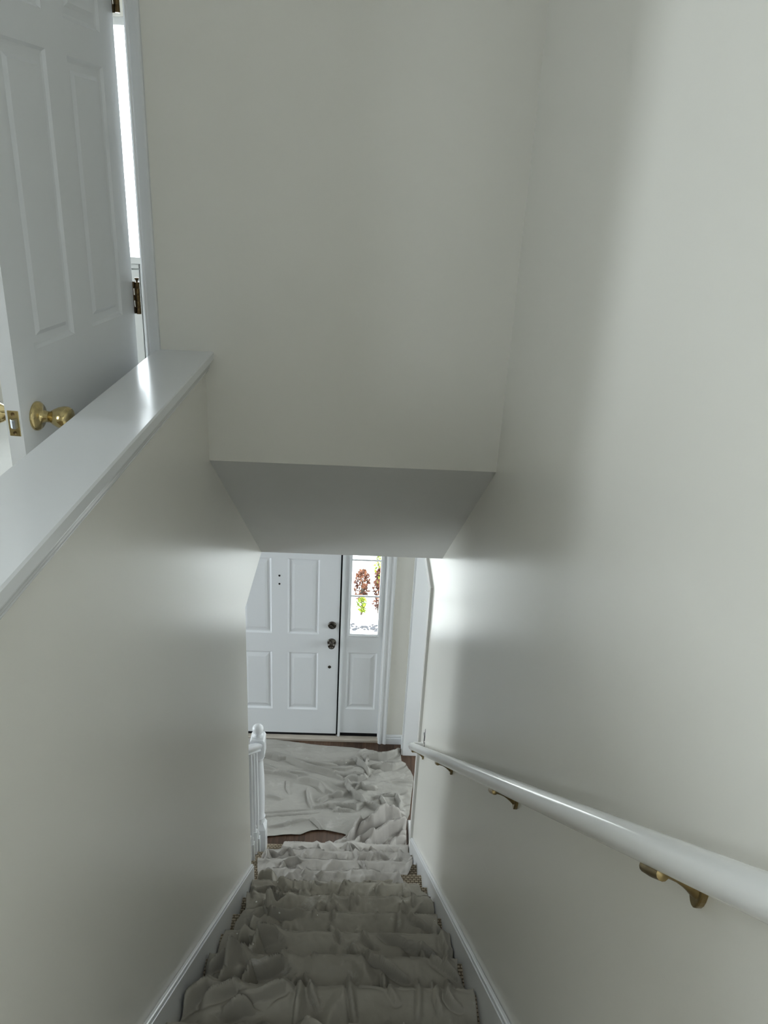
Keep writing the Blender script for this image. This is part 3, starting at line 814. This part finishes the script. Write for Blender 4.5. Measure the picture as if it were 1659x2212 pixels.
Za += calm*taut(Ya, .3)*(pleats(Xa, Ya, 6.5, 1.6, .25, 2.2, .040) + pleats(Xa, Ya, 8, 2.0, -.45, 14.2, .034))
flr = np.maximum(np.floor((Y1-Ya)/RUN)+1, 0)*RISE
Za = np.maximum(Za, flr+.009+.003*fbm(Xa, Ya, 24, 12, 5.1))
cloth('drop_cloth', Xa, Ya, Za, CANVAS_A, 'olive grey canvas drop cloth draped over the upper steps')
# -- lower cloth: lower steps, spilling onto the floor at the right
nv, nu = 440, 190
T, Sx = np.meshgrid(np.linspace(0, 1, nv), np.linspace(0, 1, nu), indexing='ij')
xn = -.44 + .88*Sx
yend = lerp_tab([(-.45,3.86),(-.4,3.865),(-.3,3.90),(-.2,3.955),(-.1,4.02),(0,4.11),(.1,4.19),(.2,4.32),(.3,4.31),(.394,4.30),(.44,4.33)], xn)
Yb = 2.87 + T*(yend-2.87)
xl = lerp_tab([(2.7,-.40),(3.0,-.42),(3.2,-.455),(3.35,-.475),(3.56,-.475),(3.68,-.45),(3.78,-.385),(3.9,-.37),(4.3,-.37)], Yb)
xr = lerp_tab([(2.7,.36),(3.04,.34),(3.11,.315),(3.33,.41),(3.56,.432),(3.6,.415),(3.83,.432),(4.1,.44),(4.35,.45)], Yb)
Xb = xl + Sx*(xr-xl)
bl = .08 + .06*fbm(Xb, Yb*0+np.floor((Y1-Yb)/RUN), 5.0, 3.7, 9.1, 2)
Zb = stair_h(Xb, Yb, np.clip(bl, .045, .17)) + .012
fade = np.clip((Yb-2.93)/.12, 0, 1)
Zb += fade*taut(Yb, .45)*(1.5*ridges(Xb, Yb, SB) + .012*fbm(Xb, Yb, 9, 6, 21.7) + .004*fbm(Xb, Yb, 30, 18, 11.7) + pleats(Xb, Yb, 8, 2.2, .3, 33.2, .034) + pleats(Xb, Yb, 9, 2.4, -.5, 36.2, .030))
Zb += np.clip((Yb-3.93)/.1, 0, 1)*(.022 + .015*fbm(Xb, Yb, 9, 9, 31.7))
flr = np.maximum(np.floor((Y1-Yb)/RUN)+1, 0)*RISE
Zb = np.maximum(Zb, flr+.006+.003*fbm(Xb, Yb, 24, 16, 15.1)*fade)
Zb = np.where(Yb < 2.93, np.minimum(Zb, stair_h(Xb, Yb, np.full_like(Xb, .06))+.005), Zb)
cloth('drop_cloth', Xb, Yb, Zb, CANVAS_B, 'pale paint-stained drop cloth bunched over the lowest steps')

# -- cloth on the foyer floor
FC = [
 ([(-.639,4.89),(-.569,4.877),(-.514,4.852)], .016, .014), ([(-.53,4.86),(-.46,4.868),(-.391,4.826),(-.301,4.78),(-.214,4.747),(-.084,4.70),(-.016,4.664)], .020, .016),
 ([(-.349,4.84),(-.262,4.824),(-.175,4.812),(-.067,4.807)], .012, .012), ([(-.64,4.715),(-.527,4.70),(-.442,4.686),(-.356,4.66)], .016, .016), ([(-.355,4.65),(-.256,4.625),(-.183,4.587),(-.138,4.525),(-.08,4.51)], .018, .024),
 ([(-.64,4.78),(-.553,4.738),(-.516,4.716)], .012, .020), ([(-.424,4.725),(-.339,4.717),(-.27,4.704)], .010, .018),
 ([(-.66,4.285),(-.406,4.32),(-.237,4.35)], .005, .006), ([(-.66,4.25),(-.383,4.289),(-.226,4.307),(-.172,4.325)], .006, .006),
 ([(-.271,4.532),(-.252,4.436),(-.218,4.361)], .012, .014), ([(-.428,4.63),(-.424,4.543),(-.394,4.487)], .006, .010), ([(-.177,4.42),(-.115,4.472),(-.01,4.48)], .014, .016), ([(-.218,4.358),(-.111,4.38),(-.07,4.365),(-.029,4.338)], .016, .012),
 ([(-.515,4.167),(-.413,4.191),(-.282,4.257)], .010, .02), ([(-.227,4.254),(-.188,4.209),(-.151,4.164)], .014, .010), ([(-.563,4.47),(-.458,4.435)], .008, .014),
 ([(-.093,4.842),(-.006,4.82),(.08,4.842)], .016, .014), ([(.066,4.877),(.111,4.812),(.15,4.765),(.18,4.718)], .022, .012), ([(.184,4.875),(.158,4.836),(.15,4.799)], .018, .009),
 ([(.149,4.912),(.167,4.886),(.254,4.883),(.32,4.905),(.387,4.947),(.425,5.0)], .026, .016), ([(.197,4.788),(.274,4.766),(.361,4.782),(.449,4.842)], .024, .016), ([(.218,4.722),(.296,4.75)], .010, .008),
 ([(-.087,4.70),(.019,4.694),(.125,4.705),(.146,4.735)], .014, .010), ([(.011,4.663),(.096,4.649),(.146,4.674),(.148,4.713)], .022, .012), ([(.306,4.623),(.4,4.653),(.515,4.66)], .008, .012),
 ([(.077,4.55),(.126,4.58),(.151,4.552),(.23,4.554)], .018, .011), ([(-.077,4.468),(-.016,4.483),(.032,4.53)], .018, .014), ([(.009,4.612),(.044,4.54),(.078,4.48),(.128,4.449),(.152,4.416)], .026, .014),
 ([(.222,4.473),(.333,4.494),(.391,4.508)], .014, .010), ([(.267,4.466),(.29,4.412),(.337,4.332)], .018, .012), ([(-.073,4.37),(-.012,4.372),(.088,4.359),(.152,4.41)], .022, .012), ([(.152,4.41),(.229,4.374),(.309,4.307)], .022, .012), ([(-.071,4.337),(.049,4.335),(.108,4.359)], .014, .009),
 ([(.38,4.50),(.41,4.42),(.40,4.36)], .016, .014), ([(-.05,4.60),(.03,4.585),(.1,4.6)], .012, .012), ([(-.10,4.77),(.0,4.755),(.06,4.77)], .010, .012), ([(.30,4.85),(.37,4.86),(.43,4.885)], .010, .012),
]
nv, nu = 290, 330
T, Sx = np.meshgrid(np.linspace(0, 1, nv), np.linspace(0, 1, nu), indexing='ij')
xn = -1.02 + 1.46*Sx
yn_ = lerp_tab([(-1.1,4.05),(-.6,4.085),(-.513,4.089),(-.404,4.105),(-.29,4.114),(-.215,4.147),(-.139,4.159),(0,4.13),(.2,4.06),(.45,4.02)], xn)
yf_ = lerp_tab([(-1.1,5.085),(-.606,5.088),(-.459,5.078),(-.278,5.052),(-.028,5.026),(.122,5.002),(.233,4.981),(.285,4.952),(.343,4.953),(.388,4.985),(.44,5.018)], xn)
Yc = yn_ + T*(yf_-yn_)
xr = lerp_tab([(4.0,.43),(4.26,.45),(4.33,.475),(4.51,.497),(4.655,.52),(4.709,.522),(4.764,.508),(4.849,.468),(4.87,.437),(5.1,.43)], Yc)
Xc = -1.02 + Sx*(xr+1.02)
Zc = .006 + 1.5*ridges(Xc, Yc, FC) + .007*fbm(Xc, Yc, 4, 8, 41.7) + .005*np.abs(fbm(Xc, Yc, 7, 15, 45.1))
amp = np.clip((Xc+.25)/.4, .25, 1)
Zc += amp*(.005*fbm(Xc, Yc, 18, 26, 43.3) + pleats(Yc, Xc, 7, 2.5, .2, 52.1, .020) + pleats(Yc, Xc, 9, 3.5, -.4, 56.1, .018))
Zc = np.maximum(Zc, .0025+.0015*fbm(Xc, Yc, 20, 20, 47.7))
heap = lerp_tab([(-.45,3.86),(-.1,4.02),(0,4.11),(.1,4.19),(.2,4.32),(.3,4.31),(.394,4.30),(.46,4.33)], Xc)
under = np.clip((heap+.01-Yc)/.03, 0, 1)          # pressed flat beneath the cloth spilling off the stairs
Zc = Zc*(1-under) + .003*under
cloth('drop_cloth', Xc, Yc, np.maximum(Zc, .0012), CANVAS_C, 'grey canvas drop cloth crumpled on the floor before the front door')

# ---------------------------------------------------------------- thin wavy white patch at the stair foot
X, Y = np.meshgrid(np.linspace(.458, .62, 12), np.linspace(3.93, 4.27, 18))
Z = .003 + .004*np.sin(Y*23)**2 + .003*np.sin(X*50)**2
sh = cloth('white_patch', X, Y, Z, MATTE_WHITE, 'small white patch on the floor behind the casing at the stair foot', .001)
sh['category'] = 'paper'

# ---------------------------------------------------------------- outside, seen through the sidelight
GROUND = flat('pale_concrete', (.62, .61, .58), .9)
GRAVEL = flat('grey_gravel', (.035, .035, .04), .9)
structure(MB().box(-9, 9, 5.22, 24, -.3, -.15).build('ground', GROUND), 'pale path outside the front door', 'ground')
random.seed(11)
gm = MB()
for k in range(420):
    x, y = random.uniform(-1.2, 1.4), random.uniform(6.98, 7.16); s_ = random.uniform(.010, .024)
    bmesh.ops.create_icosphere(gm.bm, subdivisions=1, radius=s_, matrix=Matrix.Translation((x, y, -.148)) @ Matrix.Diagonal((1, random.uniform(.6, 1.2), .6, 1)))
g = gm.build('gravel', GRAVEL); tag(g, 'strip of dark gravel along the path outside', 'gravel', kind='stuff')

def leaf_mat(name, a, b_):
    m, nt, b = new_mat(name)
    v = objcoord(nt)
    nt.links.new(ramp(nt, noise_tex(nt, v, 14, 2), a, b_, .35, .65), b.inputs['Base Color'])
    b.inputs['Roughness'].default_value = .7; b.inputs['Specular IOR Level'].default_value = .2
    return m
RED = leaf_mat('russet_leaves', (.035, .010, .008), (.12, .045, .02))
GRN = leaf_mat('yellow_green_leaves', (.07, .11, .008), (.22, .26, .02))
BARK = flat('bark', (.05, .035, .025), .9)
def shrub(loc, rad, hgt, n, mat, label, seed):
    random.seed(seed)
    root = empty('shrub', loc); tag(root, label, 'shrub')
    st_ = MB(); m = MB(); L = Vector(loc)
    for k in range(7):
        a = random.uniform(0, 2*PI); r_ = rad*random.uniform(.3, .8)
        e = L + Vector((r_*math.cos(a), r_*math.sin(a), hgt*random.uniform(.6, .95)))
        st_.tube([L, L.lerp(e, .5)+Vector((0,0,.03)), e], [.010, .007, .003], 6)
    st_.build('stem', BARK, root)
    for k in range(n):
        a, u = random.uniform(0, 2*PI), random.random()**.5
        zz = random.random()
        rr = rad*u*math.sqrt(max(.05, 1-(2*zz-.9)**2*.8))
        c = L + Vector((rr*math.cos(a), rr*math.sin(a), .05+hgt*zz))
        q = Matrix.Rotation(random.uniform(0, 2*PI), 3, 'Z') @ Matrix.Rotation(random.uniform(-1.1, 1.1), 3, 'X') @ Matrix.Rotation(random.uniform(-.6, .6), 3, 'Y')
        s_ = random.uniform(.016, .034)
        pts = [(-.5*s_,0,0),(0,-s_,.15*s_),(.5*s_,0,0),(0,s_,.1*s_)]
        m.bm.faces.new([m.bm.verts.new(c + q @ Vector(p)) for p in pts])
    f = m.build('foliage', mat, root); f['kind'] = 'stuff'
shrub((.10, 7.62, -.15), .085, .36, 300, RED, 'russet leaved shrub behind the low yellow green plant outside', 1)
shrub((.31, 7.66, -.15), .095, .36, 330, RED, 'russet leaved shrub in front of the tall yellow green bush', 2)
shrub((.33, 7.95, -.15), .10, .50, 300, GRN, 'tall yellow green bush behind the russet shrubs', 3)
shrub((.10, 7.36, -.15), .07, .15, 90, GRN, 'low yellow green plant beside the gravel strip', 4)
shrub((.29, 7.40, -.15), .07, .16, 90, RED, 'low russet plant beside the gravel strip', 5)
